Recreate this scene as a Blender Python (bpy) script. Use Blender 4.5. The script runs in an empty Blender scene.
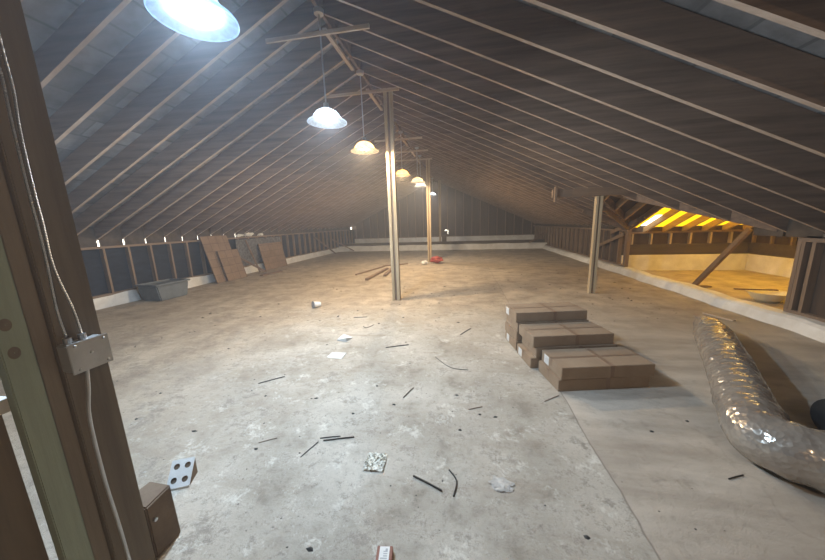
import bpy, bmesh, math, random
from mathutils import Vector, Matrix, noise
random.seed(7)
C = bpy.context.scene.collection
PI = math.pi

# ---------------------------------------------------------------- camera, world, exposure
cam_d = bpy.data.cameras.new('camera'); cam = bpy.data.objects.new('camera', cam_d); C.objects.link(cam)
cam_d.sensor_width = 36; cam_d.lens = 295 * 36 / 825; cam_d.clip_start = .02
CAMH = 1.45
def _n(v): return Vector(v).normalized()
vy = _n((49.5, -58, 295)); _xd = 49.5; _yd = -(vy[0] * _xd + vy[2] * 295) / vy[1]
vd = _n((_xd, _yd, 295)); vx = vd.cross(vy)
# rows: image right / down / forward written in world axes
right = Vector((vx[0], vy[0], -vd[0])); down = Vector((vx[1], vy[1], -vd[1])); fwd = Vector((vx[2], vy[2], -vd[2]))
M = Matrix((( right[0], -down[0], -fwd[0], 0), (right[1], -down[1], -fwd[1], 0), (right[2], -down[2], -fwd[2], CAMH), (0, 0, 0, 1)))
cam.matrix_world = M
bpy.context.scene.camera = cam
vs = bpy.context.scene.view_settings
vs.view_transform = 'Standard'; vs.look = 'None'; vs.gamma = 1; vs.exposure = 0.36
w = bpy.data.worlds.new('world'); bpy.context.scene.world = w; w.use_nodes = True
w.node_tree.nodes['Background'].inputs[0].default_value = (1, .93, .78, 1)
w.node_tree.nodes['Background'].inputs[1].default_value = 3.8

LAMPS = [  # x, y, rim z, colour, watts
    (-1.63, 1.86, 2.745, (.55, .76, 1.0), 310), (-1.65, 3.75, 2.72, (.80, .90, 1.0), 150),
    (-1.65, 5.20, 2.70, (1.0, .77, .48), 240), (-1.65, 8.50, 2.78, (1.0, .70, .36), 230),
    (-1.42, 9.90, 2.76, (1.0, .80, .55), 130), (-1.50, 11.2, 2.78, (1, .92, .8), 90),
    (-1.65, 17.3, 3.00, (.92, .95, 1.0), 50)]

# ---------------------------------------------------------------- materials
def mat(name, c1, c2=None, scale=(4, 4, 4), rough=.8, metal=0, bump=.1, detail=6, pos=(.35, .7), extra=None, coord='Object'):
    m = bpy.data.materials.new(name); m.use_nodes = True
    nt = m.node_tree; N = nt.nodes; L = nt.links; b = N['Principled BSDF']
    b.inputs['Roughness'].default_value = rough; b.inputs['Metallic'].default_value = metal
    tc = N.new('ShaderNodeTexCoord'); mp = N.new('ShaderNodeMapping'); L.new(tc.outputs[coord], mp.inputs[0])
    mp.inputs['Scale'].default_value = scale
    oi = N.new('ShaderNodeObjectInfo'); 
    ad = N.new('ShaderNodeVectorMath'); ad.operation = 'ADD'; L.new(mp.outputs[0], ad.inputs[0])
    mu = N.new('ShaderNodeMath'); mu.operation = 'MULTIPLY'; L.new(oi.outputs['Random'], mu.inputs[0]); mu.inputs[1].default_value = 37
    L.new(mu.outputs[0], ad.inputs[1])
    nz = N.new('ShaderNodeTexNoise'); nz.inputs['Scale'].default_value = 1; nz.inputs['Detail'].default_value = detail
    nz.inputs['Roughness'].default_value = .65
    L.new(ad.outputs[0], nz.inputs['Vector'])
    cr = N.new('ShaderNodeValToRGB'); L.new(nz.outputs[0], cr.inputs[0])
    cr.color_ramp.elements[0].position = pos[0]; cr.color_ramp.elements[1].position = pos[1]
    cr.color_ramp.elements[0].color = (*(c2 or c1), 1); cr.color_ramp.elements[1].color = (*c1, 1)
    L.new(cr.outputs[0], b.inputs['Base Color'])
    if bump:
        bp = N.new('ShaderNodeBump'); bp.inputs['Strength'].default_value = bump; bp.inputs['Distance'].default_value = .02
        L.new(nz.outputs[0], bp.inputs['Height']); L.new(bp.outputs[0], b.inputs['Normal'])
    if extra: extra(m, nt, N, L, b, cr, tc)
    return m
def wood(name, c1, c2, ax=0, g=30, bump=.15, rough=.85):
    s = [g, g, g]; s[ax] = g * .06
    return mat(name, c1, c2, tuple(s), rough, 0, bump)
RD, RL = (.15, .098, .065), (.28, .19, .13)
M_rafter = wood('rafter_wood', RL, RD, 0, 14)
M_edge = wood('rafter_brightened_edge', (.50, .40, .32), (.36, .28, .22), 0, 14)  # brightness put into the colour: undersides paler than the rafter sides
M_wraft = wood('wing_rafter_wood', (.50, .36, .2), (.36, .24, .12), 1, 14)
M_stud = wood('stud_wood', (.28, .195, .13), (.17, .115, .075), 2, 14)
M_plate = wood('plate_wood', (.28, .20, .14), (.17, .12, .085), 1, 14)
M_beamx = wood('beam_wood', (.24, .155, .095), (.14, .09, .055), 0, 14)
M_post = wood('post_pine', (.52, .42, .28), (.36, .27, .16), 2, 16)
M_tie = wood('tie_pine', (.62, .50, .36), (.42, .31, .2), 0, 16)
M_ridge = wood('ridge_pine', (.55, .44, .32), (.38, .28, .19), 1, 16)
M_dark = wood('dark_post', (.22, .175, .125), (.14, .11, .08), 2, 12)
M_brown = wood('brown_post', (.26, .205, .145), (.18, .14, .10), 2, 12)
M_green = wood('green_treated', (.33, .36, .27), (.24, .265, .20), 2, 9)
M_debris = wood('old_plank', (.25, .17, .12), (.15, .10, .07), 0, 14)
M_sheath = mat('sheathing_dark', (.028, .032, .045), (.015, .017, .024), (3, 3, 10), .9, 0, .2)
M_gable = mat('gable_boards', (.10, .068, .047), (.06, .04, .028), (8, 8, 1), .9, 0, .2)
M_beamd = wood('sill_dark', (.10, .075, .055), (.06, .045, .033), 0, 10)
M_white = mat('white_membrane', (.84, .82, .78), (.64, .61, .56), (3, 3, 3), .6, 0, .35)
M_card = mat('cardboard', (.31, .225, .15), (.26, .18, .115), (6, 6, 6), .9, 0, .05)
M_tape = mat('brown_tape', (.24, .155, .095), (.20, .125, .08), (6, 6, 6), .45, 0, 0)
M_black = mat('black_plastic', (.012, .012, .014), (.02, .02, .02), (9, 9, 9), .45, 0, 0)
M_steel = mat('steel', (.62, .62, .62), (.45, .45, .45), (20, 20, 20), .32, .95, .02)
M_galv = mat('galvanised', (.58, .57, .55), (.46, .45, .43), (12, 12, 12), .32, .6, .03)
M_paper = mat('white_paper', (.78, .77, .74), (.66, .65, .62), (12, 12, 12), .7, 0, .1)
M_ink = mat('grey_print', (.3, .3, .31), (.4, .4, .4), (12, 12, 12), .7, 0, 0)
M_red = mat('red_print', (.42, .07, .05), (.32, .05, .04), (9, 9, 9), .6, 0, .1)
M_rust = mat('rust_card', (.30, .12, .08), (.22, .09, .06), (9, 9, 9), .7, 0, .1)
M_tub = mat('grey_tub', (.17, .185, .19), (.12, .13, .135), (6, 6, 6), .65, 0, .15)
M_bowl = mat('pale_bowl', (.85, .78, .55), (.7, .63, .44), (6, 6, 6), .5, 0, .1)
M_stone = mat('crumb', (.06, .055, .05), (.03, .03, .03), (30, 30, 30), .9, 0, .3)
M_foil = mat('foil', (.90, .88, .78), (.34, .30, .22), (70, 70, 70), .3, .0, .8, pos=(.44, .50))
M_film = mat('cloudy_film', (.55, .53, .49), (.40, .38, .35), (30, 30, 30), .25, 0, .6)
M_bark = mat('stained_block', (.20, .145, .10), (.13, .09, .06), (7, 7, 7), .9, 0, .2)

def f_peg(m, nt, N, L, b, cr, tc):                                  # scored squares on the leaning boards
    br = N.new('ShaderNodeTexBrick'); br.offset = 0; br.inputs['Scale'].default_value = 1
    br.inputs['Brick Width'].default_value = .25; br.inputs['Row Height'].default_value = .22; br.inputs['Mortar Size'].default_value = .007
    br.inputs['Color1'].default_value = (1, 1, 1, 1); br.inputs['Color2'].default_value = (.86, .86, .86, 1); br.inputs['Mortar'].default_value = (.6, .58, .55, 1)
    sw = N.new('ShaderNodeMapping'); sw.inputs['Rotation'].default_value = (0, PI / 2, PI / 2)
    L.new(tc.outputs['UV'], br.inputs[0])
    mx = N.new('ShaderNodeMix'); mx.data_type = 'RGBA'; mx.blend_type = 'MULTIPLY'; mx.inputs[0].default_value = 1
    L.new(cr.outputs[0], mx.inputs[6]); L.new(br.outputs[0], mx.inputs[7]); L.new(mx.outputs[2], b.inputs['Base Color'])
M_peg = mat('scored_board', (.27, .185, .125), (.20, .135, .09), (5, 5, 5), .85, 0, .1, extra=f_peg)
M_tarp = mat('brick_felt', (.17, .165, .165), (.09, .088, .09), (14, 14, 14), .8, 0, .5, pos=(.4, .6))

def f_deck(m, nt, N, L, b, cr, tc):                                 # roof boards: long courses with stained blocks
    br = N.new('ShaderNodeTexBrick'); br.inputs['Scale'].default_value = 1
    br.inputs['Brick Width'].default_value = 2.2; br.inputs['Row Height'].default_value = .30; br.inputs['Mortar Size'].default_value = .012
    br.inputs['Color1'].default_value = (1, 1, 1, 1); br.inputs['Color2'].default_value = (.45, .45, .45, 1); br.inputs['Mortar'].default_value = (.4, .4, .4, 1)
    mp = N.new('ShaderNodeMapping'); mp.inputs['Rotation'].default_value = (0, 0, PI / 2)
    L.new(tc.outputs['Object'], mp.inputs[0]); L.new(mp.outputs[0], br.inputs[0])
    mx = N.new('ShaderNodeMix'); mx.data_type = 'RGBA'; mx.blend_type = 'MULTIPLY'; mx.inputs[0].default_value = .8
    L.new(cr.outputs[0], mx.inputs[6]); L.new(br.outputs[0], mx.inputs[7]); L.new(mx.outputs[2], b.inputs['Base Color'])
M_deck = mat('roof_boards', (.36, .35, .34), (.22, .205, .195), (5, 5, 5), .85, 0, .1, extra=f_deck)
def f_trans(m, nt, N, L, b, cr, tc):
    tr = N.new('ShaderNodeBsdfTranslucent'); tr.inputs[0].default_value = (1.0, .76, .07, 1)
    mx = N.new('ShaderNodeMixShader'); mx.inputs[0].default_value = .72; L.new(b.outputs[0], mx.inputs[1]); L.new(tr.outputs[0], mx.inputs[2])
    L.new(mx.outputs[0], N['Material Output'].inputs[0])
M_yellow = mat('yellow_translucent_sheet', (.78, .58, .13), (.66, .45, .08), (2, 18, 6), .75, 0, .1, extra=f_trans)  # wing boards made translucent yellow, so the sky gives them their glow

def f_floor(m, nt, N, L, b, cr, tc):
    def noi(scale, detail=6, rough=.6, rot=0, st=(1, 1, 1)):
        mp = N.new('ShaderNodeMapping'); mp.inputs['Rotation'].default_value = (0, 0, rot); mp.inputs['Scale'].default_value = st
        L.new(tc.outputs['Object'], mp.inputs[0])
        n = N.new('ShaderNodeTexNoise'); n.inputs['Scale'].default_value = scale; n.inputs['Detail'].default_value = detail; n.inputs['Roughness'].default_value = rough
        L.new(mp.outputs[0], n.inputs['Vector']); return n.outputs[0]
    def ramp(src, p0, p1, c0, c1):
        r = N.new('ShaderNodeValToRGB'); L.new(src, r.inputs[0]); r.color_ramp.elements[0].position = p0; r.color_ramp.elements[1].position = p1
        r.color_ramp.elements[0].color = (*c0, 1); r.color_ramp.elements[1].color = (*c1, 1); return r.outputs[0]
    def mix(f, a, bb, mode='MIX'):
        x = N.new('ShaderNodeMix'); x.data_type = 'RGBA'; x.blend_type = mode
        if isinstance(f, float): x.inputs[0].default_value = f
        else: L.new(f, x.inputs[0])
        L.new(a, x.inputs[6]) if not isinstance(a, tuple) else setattr(x.inputs[6], 'default_value', (*a, 1))
        L.new(bb, x.inputs[7]) if not isinstance(bb, tuple) else setattr(x.inputs[7], 'default_value', (*bb, 1))
        return x.outputs[2]
    W = (1, 1, 1); K = (0, 0, 0)
    base = ramp(noi(1.7, 12, .72), .38, .60, (.27, .235, .185), (.60, .555, .48))
    sp = N.new('ShaderNodeSeparateXYZ'); L.new(tc.outputs['Object'], sp.inputs[0])
    def mth(op, a, b_=None, c_=None):
        q = N.new('ShaderNodeMath'); q.operation = op; q.use_clamp = False
        for i_, v_ in enumerate((a, b_, c_)):
            if v_ is None: continue
            if isinstance(v_, (int, float)): q.inputs[i_].default_value = v_
            else: L.new(v_, q.inputs[i_])
        return q.outputs[0]
    wn = mth('MULTIPLY_ADD', noi(1.4, 8, .65), 2.2, -1.1)           # where the white plaster dust was tracked about
    e1 = mth('ADD', mth('SUBTRACT', 4.6, sp.outputs[1]), wn)
    e2 = mth('ADD', mth('ADD', sp.outputs[0], 2.7), wn)
    dust = mth('SMOOTH_MIN', e1, e2, .5)
    dm = N.new('ShaderNodeMapRange'); L.new(dust, dm.inputs[0]); dm.inputs[1].default_value = -.5; dm.inputs[2].default_value = .9
    brown = ramp(noi(2.3, 12, .7), .36, .62, (.27, .215, .16), (.50, .415, .315))
    base = mix(dm.outputs[0], brown, base)
    base = mix(ramp(noi(.45, 5, .6), .47, .62, K, (.45, .45, .45)), base, (.38, .305, .225))
    blot = ramp(noi(3.4, 14, .9), .51, .57, K, (.72, .72, .72)); base = mix(blot, base, (.20, .17, .135))
    grit = ramp(noi(15, 14, .92), .54, .59, K, (.75, .75, .75)); base = mix(grit, base, (.15, .125, .10))
    pale = ramp(noi(5.1, 12, .85, .9), .55, .60, K, (.55, .55, .55)); base = mix(mth('MULTIPLY', pale, dm.outputs[0]), base, (.74, .72, .64))
    streak = ramp(noi(1.0, 7, .62, .5, (1.2, 6.5, 1)), .55, .72, K, (.5, .5, .5)); base = mix(streak, base, (.27, .215, .16))
    speck = ramp(noi(21, 5, .7), .655, .70, K, (.85, .85, .85)); base = mix(speck, base, (.07, .06, .05))
    # smoother membrane to the right of the long seam
    sx = N.new('ShaderNodeSeparateXYZ'); L.new(tc.outputs['Object'], sx.inputs[0])
    wob = N.new('ShaderNodeMath'); wob.operation = 'MULTIPLY_ADD'; L.new(noi(1.1, 4), wob.inputs[0]); wob.inputs[1].default_value = .10; L.new(sx.outputs[0], wob.inputs[2])
    gt = N.new('ShaderNodeMath'); gt.operation = 'GREATER_THAN'; L.new(wob.outputs[0], gt.inputs[0]); gt.inputs[1].default_value = .88
    sm = ramp(noi(.8, 9, .62, .95, (.7, 3.0, 1)), .33, .66, (.27, .22, .17), (.60, .53, .44))
    sm = mix(ramp(noi(6, 12, .8), .54, .64, K, (.45, .45, .45)), sm, (.24, .2, .16))
    sm = mix(ramp(noi(26, 4, .7), .69, .73, K, (.6, .6, .6)), sm, (.1, .08, .07))
    dy = N.new('ShaderNodeMapRange'); L.new(e1, dy.inputs[0]); dy.inputs[1].default_value = -1.5; dy.inputs[2].default_value = 2.2
    sm = mix(dy.outputs[0], brown, sm)
    base = mix(gt.outputs[0], base, sm)
    ab = N.new('ShaderNodeMath'); ab.operation = 'SUBTRACT'; L.new(wob.outputs[0], ab.inputs[0]); ab.inputs[1].default_value = .88
    ab2 = N.new('ShaderNodeMath'); ab2.operation = 'ABSOLUTE'; L.new(ab.outputs[0], ab2.inputs[0])
    ln = ramp(ab2.outputs[0], .001, .007, (.75, .75, .75), K)
    base = mix(ln, base, (.16, .125, .10))
    # thin cracks
    vo = N.new('ShaderNodeTexVoronoi'); vo.feature = 'DISTANCE_TO_EDGE'; vo.inputs['Scale'].default_value = .55
    dist = N.new('ShaderNodeVectorMath'); dist.operation = 'ADD'; L.new(tc.outputs['Object'], dist.inputs[0])
    nn = N.new('ShaderNodeTexNoise'); nn.inputs['Scale'].default_value = 2.2; nn.inputs['Detail'].default_value = 6; L.new(tc.outputs['Object'], nn.inputs['Vector'])
    sc = N.new('ShaderNodeVectorMath'); sc.operation = 'SCALE'; sc.inputs[3].default_value = .7; L.new(nn.outputs[1], sc.inputs[0]); L.new(sc.outputs[0], dist.inputs[1])
    L.new(dist.outputs[0], vo.inputs['Vector'])
    ck = ramp(vo.outputs[0], .002, .006, (.16, .16, .16), K); base = mix(ck, base, (.16, .125, .095))
    L.new(base, b.inputs['Base Color'])
    bp = N.new('ShaderNodeBump'); bp.inputs['Strength'].default_value = .6; bp.inputs['Distance'].default_value = .03
    L.new(noi(7, 12, .75), bp.inputs['Height']); L.new(bp.outputs[0], b.inputs['Normal'])
M_floor = mat('dusty_floor', (.5, .5, .5), rough=.78, bump=0, extra=f_floor)

def f_duct(m, nt, N, L, b, cr, tc):
    nz = N.new('ShaderNodeTexVoronoi'); nz.inputs['Scale'].default_value = 34; L.new(tc.outputs['Object'], nz.inputs['Vector'])
    bp = N.new('ShaderNodeBump'); bp.inputs['Strength'].default_value = .32; bp.inputs['Distance'].default_value = .015
    L.new(nz.outputs[0], bp.inputs['Height']); L.new(bp.outputs[0], b.inputs['Normal'])
M_duct = mat('silver_film', (.50, .45, .38), (.38, .33, .28), (5, 5, 5), .21, .55, 0, extra=f_duct)

def shade_mat(col, e):
    m = bpy.data.materials.new('ribbed_glass_shade'); m.use_nodes = True; nt = m.node_tree; N = nt.nodes; L = nt.links
    for n in list(N): N.remove(n)
    out = N.new('ShaderNodeOutputMaterial'); tr = N.new('ShaderNodeBsdfTranslucent'); di = N.new('ShaderNodeBsdfGlossy'); di.inputs['Roughness'].default_value = .25
    em = N.new('ShaderNodeEmission'); em.inputs[0].default_value = (*col, 1); em.inputs[1].default_value = e
    tc = N.new('ShaderNodeTexCoord'); nz = N.new('ShaderNodeTexNoise'); nz.inputs['Scale'].default_value = 22; nz.inputs['Detail'].default_value = 5
    L.new(tc.outputs['Object'], nz.inputs['Vector'])
    r = N.new('ShaderNodeValToRGB'); r.color_ramp.elements[0].position = .4; r.color_ramp.elements[1].position = .6
    r.color_ramp.elements[0].color = (*[.30 * c_ ** .8 for c_ in col], 1); r.color_ramp.elements[1].color = (*[.48 * c_ ** .8 for c_ in col], 1)
    L.new(nz.outputs[0], r.inputs[0]); L.new(r.outputs[0], tr.inputs[0])
    mx = N.new('ShaderNodeMixShader'); mx.inputs[0].default_value = .12; L.new(tr.outputs[0], mx.inputs[1]); L.new(di.outputs[0], mx.inputs[2])
    ad = N.new('ShaderNodeAddShader'); L.new(mx.outputs[0], ad.inputs[0]); L.new(em.outputs[0], ad.inputs[1])
    L.new(ad.outputs[0], out.inputs[0]); return m
def emis(col, e):
    m = bpy.data.materials.new('bulb_glow'); m.use_nodes = True; b = m.node_tree.nodes['Principled BSDF']
    b.inputs['Emission Color'].default_value = (*col, 1); b.inputs['Emission Strength'].default_value = e; return m

# ---------------------------------------------------------------- mesh helpers
class MB:
    def __init__(s): s.v = []; s.f = []; s.uv = []
    def add(s, vs_, fs):
        o = len(s.v); s.v += [tuple(v) for v in vs_]; s.f += [tuple(i + o for i in f) for f in fs]; return s
    def box(s, x0, x1, y0, y1, z0, z1):
        return s.hexa([(x0, y0, z0), (x1, y0, z0), (x1, y1, z0), (x0, y1, z0), (x0, y0, z1), (x1, y0, z1), (x1, y1, z1), (x0, y1, z1)])
    def hexa(s, p): return s.add(p, [(3, 2, 1, 0), (4, 5, 6, 7), (0, 1, 5, 4), (1, 2, 6, 5), (2, 3, 7, 6), (3, 0, 4, 7)])
    def beam(s, a, b, wd, ht, up=(0, 0, 1)):                        # rectangular bar from a to b
        a = Vector(a); b = Vector(b); d = (b - a).normalized(); u = Vector(up)
        r = d.cross(u).normalized() * wd / 2; t = r.cross(d).normalized() * ht / 2
        return s.hexa([a - r - t, a + r - t, a + r + t, a - r + t, b - r - t, b + r - t, b + r + t, b - r + t][:4] + [b - r - t, b + r - t, b + r + t, b - r + t])
    def tube(s, pts, r, n=12, cap=True, rf=None):
        pts = [Vector(p) for p in pts]; k = len(pts); base = len(s.v); prev = None
        rings = []
        for i, p in enumerate(pts):
            d = (pts[min(i + 1, k - 1)] - pts[max(i - 1, 0)]).normalized()
            ref = Vector((0, 0, 1)) if abs(d.z) < .95 else Vector((1, 0, 0))
            u = d.cross(ref).normalized() if prev is None else (prev - d * prev.dot(d)).normalized()
            prev = u; v = d.cross(u)
            for j in range(n):
                a = 2 * PI * j / n; rr = (r[i] if isinstance(r, (list, tuple)) else r)
                if rf: rr *= rf(i, a)
                rings.append(p + (u * math.cos(a) + v * math.sin(a)) * rr)
        fs = [(i * n + j, i * n + (j + 1) % n, (i + 1) * n + (j + 1) % n, (i + 1) * n + j) for i in range(k - 1) for j in range(n)]
        if cap: fs += [tuple(range(n - 1, -1, -1)), tuple(range((k - 1) * n, k * n))]
        return s.add(rings, fs)
    def lathe(s, prof, n=32, rib=0, c=(0, 0)):
        k = len(prof); vv = []
        for i, (r, z) in enumerate(prof):
            for j in range(n):
                a = 2 * PI * j / n; rr = r * (1 + rib * (j % 2)); vv.append((c[0] + rr * math.cos(a), c[1] + rr * math.sin(a), z))
        return s.add(vv, [(i * n + j, i * n + (j + 1) % n, (i + 1) * n + (j + 1) % n, (i + 1) * n + j) for i in range(k - 1) for j in range(n)])
    def prism(s, poly, t):                                          # polygon in 3d, thickened along t
        n = len(poly); t = Vector(t); a = [Vector(p) for p in poly]
        return s.add(a + [p + t for p in a], [tuple(range(n - 1, -1, -1)), tuple(range(n, 2 * n))] + [(i, (i + 1) % n, n + (i + 1) % n, n + i) for i in range(n)])
def obj(name, mb, m, parent=None, loc=(0, 0, 0), rot=(0, 0, 0), smooth=False, bevel=0, uvplane=None):
    me = bpy.data.meshes.new(name); me.from_pydata(mb.v, [], mb.f); me.update()
    bm = bmesh.new(); bm.from_mesh(me); bmesh.ops.recalc_face_normals(bm, faces=bm.faces)
    if bevel: bmesh.ops.bevel(bm, geom=bm.edges[:], offset=bevel, segments=2, affect='EDGES', clamp_overlap=True)
    if uvplane:
        uv = bm.loops.layers.uv.new('UVMap')
        for f in bm.faces:
            for l in f.loops: l[uv].uv = (l.vert.co[uvplane[0]], l.vert.co[uvplane[1]])
    if smooth:
        for f in bm.faces: f.smooth = True
    bm.to_mesh(me); bm.free()
    me.materials.append(m); o = bpy.data.objects.new(name, me); C.objects.link(o); o.location = loc; o.rotation_euler = rot
    if parent: o.parent = parent
    return o
def tag(o, label, cat, group=None):
    o['label'] = label; o['category'] = cat
    if group: o['group'] = group
    return o
def thing(name, label, cat, loc=(0, 0, 0), rot=(0, 0, 0), group=None):
    o = bpy.data.objects.new(name, None); o.empty_display_size = .1; C.objects.link(o); o.location = loc; o.rotation_euler = rot
    return tag(o, label, cat, group)
def empty_struct(name):
    o = bpy.data.objects.new(name, None); C.objects.link(o); o['kind'] = 'structure'; return o
def struct(name, mb, m, **k):
    o = obj(name, mb, m, **k); o['kind'] = 'structure'; return o
def copy_tree(o, parent=None):
    c = o.copy(); C.objects.link(c); c.parent = parent
    for ch in [x for x in bpy.data.objects if x.parent == o]: copy_tree(ch, c)
    return c
def crumple(mb, r, seed, sub=3, sq=(1, 1, 1), amp=.45):
    bm = bmesh.new(); bmesh.ops.create_icosphere(bm, subdivisions=sub, radius=1)
    zmin = 1e9; out = []
    for v in bm.verts:
        n = noise.noise(v.co * 2.1 + Vector((seed, 0, 0))); k = 1 + amp * n + amp * .5 * noise.noise(v.co * 5 + Vector((0, seed, 0)))
        p = Vector((v.co.x * sq[0], v.co.y * sq[1], v.co.z * sq[2])) * r * k; out.append(p); zmin = min(zmin, p.z)
    mb.add([p - Vector((0, 0, zmin)) for p in out], [tuple(v.index for v in f.verts) for f in bm.faces]); bm.free(); return mb

# ---------------------------------------------------------------- geometry constants
RX, RZ, S = -1.65, 3.95, .465                                       # ridge, underside height, slope
XL, XR = -7.0, 4.2                                                  # knee walls
Y0, Y1 = -2.5, 18.9
PITCH = .455; RAFH = .235; TH = .04
WY, WZ = 6.7, RZ - S * (2.6 - RX)                                   # ridge of the side wing
WS = .43; WYF, WYN = 8.9, 4.5; WX = 7.25
def zroof(x): return RZ - (S if x > RX else .482) * abs(x - RX)
def zwing(y): return WZ - WS * abs(y - WY)
def valley_x(y):                                                    # where the main slope meets the wing's slope
    d = abs(y - WY); return RX + (RZ - zwing(y)) / S

# ---------------------------------------------------------------- floor
fl = MB(); fl.box(XL - .3, WX + .3, Y0 - .2, Y1 + .2, -.12, 0)
struct('floor', fl, M_floor)

# ---------------------------------------------------------------- roof: boards and rafters
ceil_ = empty_struct('ceiling')
def deckpoly(pts, zf, name='roof_boarding', m=None):
    mb = MB(); mb.prism([(x, y, zf(x, y)) for x, y in pts], (0, 0, .03)); return obj(name, mb, m or M_deck, ceil_)
up = RAFH * 1.08
deckpoly([(RX, Y0), (RX, Y1), (XL - .25, Y1), (XL - .25, Y0)], lambda x, y: zroof(x) + up)
deckpoly([(RX, Y0), (XR + .15, Y0), (XR + .15, valley_x and WY - (WZ - zroof(XR + .15)) / WS), (2.6, WY),
          (XR + .15, WY + (WZ - zroof(XR + .15)) / WS), (XR + .15, Y1), (RX, Y1)], lambda x, y: zroof(x) + up)
ys = []
y = 2.50 - PITCH * 10
while y < Y1 - .1:
    if y > Y0: ys.append(y)
    y += PITCH
for y in ys:
    for sgn in (-1, 1):
        x1 = XL - .2 if sgn < 0 else XR + .12
        if sgn > 0 and abs(y - WY) < (WZ - zroof(XR)) / WS: x1 = min(x1, valley_x(y))
        x0 = RX + sgn * .02
        jz = random.uniform(-.012, .012)
        mb = MB(); z0, z1 = zroof(x0) + jz, zroof(x1) + jz
        mb.prism([(x0, y - TH / 2, z0), (x1, y - TH / 2, z1), (x1, y - TH / 2, z1 + up), (x0, y - TH / 2, z0 + up)], (0, TH, 0))
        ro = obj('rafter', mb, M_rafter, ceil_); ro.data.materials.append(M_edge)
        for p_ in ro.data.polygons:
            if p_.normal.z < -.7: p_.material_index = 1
# ridge board
mb = MB(); mb.box(RX - .018, RX + .018, Y0, Y1, RZ - .02, RZ + up); obj('ridge_board', mb, M_rafter, ceil_)
# blocking on the left plate, a finger's width short of each rafter so daylight shows
for a, b in zip(ys[:-1], ys[1:]):
    mb = MB(); g = {3: .012, 4: .014, 5: .012, 6: .008}.get(int((a - 2.5) / PITCH + .5), .012 if int(a * 10) % 7 == 0 and a > 8 else -.001); zz = .0
    mb.box(XL - .12, XL - .09, a + TH / 2 + g, b - TH / 2, 1.2, zroof(XL - .1) + up - zz); obj('eave_blocking', mb, M_beamd, ceil_)
for y in [v for v in ys if v < 4.9 or v > 8.5]:
    mb = MB(); mb.box(XR + .08, XR + .11, y + TH / 2, y + PITCH - TH / 2, 1.12, zroof(XR + .1) + up - .002); obj('eave_blocking', mb, M_beamd, ceil_)
# valley boards and wing roof
xv = XR + .1; dv = (WZ - zroof(xv)) / WS
for sg in (-1, 1):
    mb = MB(); mb.beam((2.62, WY, WZ + .10), (xv, WY + sg * dv, zroof(xv) + .10), .04, .21); obj('valley_rafter', mb, M_rafter, ceil_)
for sg in (-1, 1):
    ye = WYF + .15 if sg > 0 else WYN - .15
    mb = MB(); zc = lambda y_: zwing(y_) + .16
    poly = [(4.58, WY), (WX + .16, WY), (WX + .16, ye)] + ([(4.86, ye), (4.86, 8.25), (4.68, 8.25), (4.68, ye)] if sg > 0 else []) + [(4.58, ye)]
    op = MB(); op.prism([(x, y_, zc(y_)) for x, y_ in ((2.6, WY), (4.58, WY), (4.58, ye), (xv, ye), (xv, WY + sg * dv))], (0, 0, .02)); obj('wing_dark_boarding', op, M_gable, ceil_)
    mb.prism([(x, y_, zc(y_)) for x, y_ in poly], (0, 0, .02)); obj('wing_roof_boarding', mb, M_yellow, ceil_)
    x = 3.0
    while x < WX:
        # from the wing ridge (or the valley) down to the wall plate
        zv = zroof(x); yst = WY + sg * .02
        if x < xv: yst = WY + sg * max(.02, .0); yen = WY + sg * (WZ - zv) / WS
        else: yen = ye
        mb = MB(); a, b = yst, yen
        mb.prism([(x - TH / 2, a, zwing(a)), (x - TH / 2, b, zwing(b)), (x - TH / 2, b, zwing(b) + .16), (x - TH / 2, a, zwing(a) + .16)], (TH, 0, 0))
        obj('wing_rafter', mb, M_wraft, ceil_); x += .46
mb = MB(); mb.box(2.62, WX, WY - .018, WY + .018, WZ - .02, WZ + .15); obj('ridge_board', mb, M_wraft, ceil_)

hz = bpy.data.materials.new('added_haze'); hz.use_nodes = True; hn = hz.node_tree  # added haze volume that lifts the darks and greys the ceiling
for n_ in list(hn.nodes): hn.nodes.remove(n_)
ho = hn.nodes.new('ShaderNodeOutputMaterial'); hs = hn.nodes.new('ShaderNodeVolumeScatter'); hs.inputs['Density'].default_value = .010; hs.inputs['Anisotropy'].default_value = .3
hs.inputs['Color'].default_value = (.95, .95, 1, 1); hn.links.new(hs.outputs[0], ho.inputs['Volume'])
hm = MB(); hm.box(XL - .8, WX + .8, Y0 - .6, Y1 + .6, -.3, 4.7)
ha = obj('added_haze', hm, hz); tag(ha, 'thin added haze filling the whole attic', 'haze'); ha['kind'] = 'stuff'

# ---------------------------------------------------------------- left knee wall
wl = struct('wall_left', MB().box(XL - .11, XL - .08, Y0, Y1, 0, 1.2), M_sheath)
obj('top_plate', MB().box(XL - .08, XL + .01, Y0, Y1, 1.155, 1.20), M_plate, wl)
obj('bottom_plate', MB().box(XL - .08, XL + .01, Y0, Y1, .22, .26), M_plate, wl)
for y in ys:
    dx = random.uniform(-.01, .01)
    obj('stud', MB().box(XL - .08, XL + .008, y - .02 + dx, y + .02 + dx, .26, 1.155), M_stud, wl)
bm_ = MB()
n = 60
for i in range(n):                                                  # wavy white membrane turned up at the wall foot
    a = Y0 + (Y1 - Y0) * i / n; b = Y0 + (Y1 - Y0) * (i + 1) / n
    wa, wb = .012 * math.sin(a * 5.1) + .01 * math.sin(a * 13), .012 * math.sin(b * 5.1) + .01 * math.sin(b * 13)
    bm_.hexa([(XL, a, 0), (XL + .05 + wa, a, 0), (XL + .05 + wb, b, 0), (XL, b, 0), (XL, a, .24 + wa), (XL + .02, a, .22 + wa), (XL + .02, b, .22 + wb), (XL, b, .24 + wb)])
struct('baseboard_left', bm_, M_white)
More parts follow.
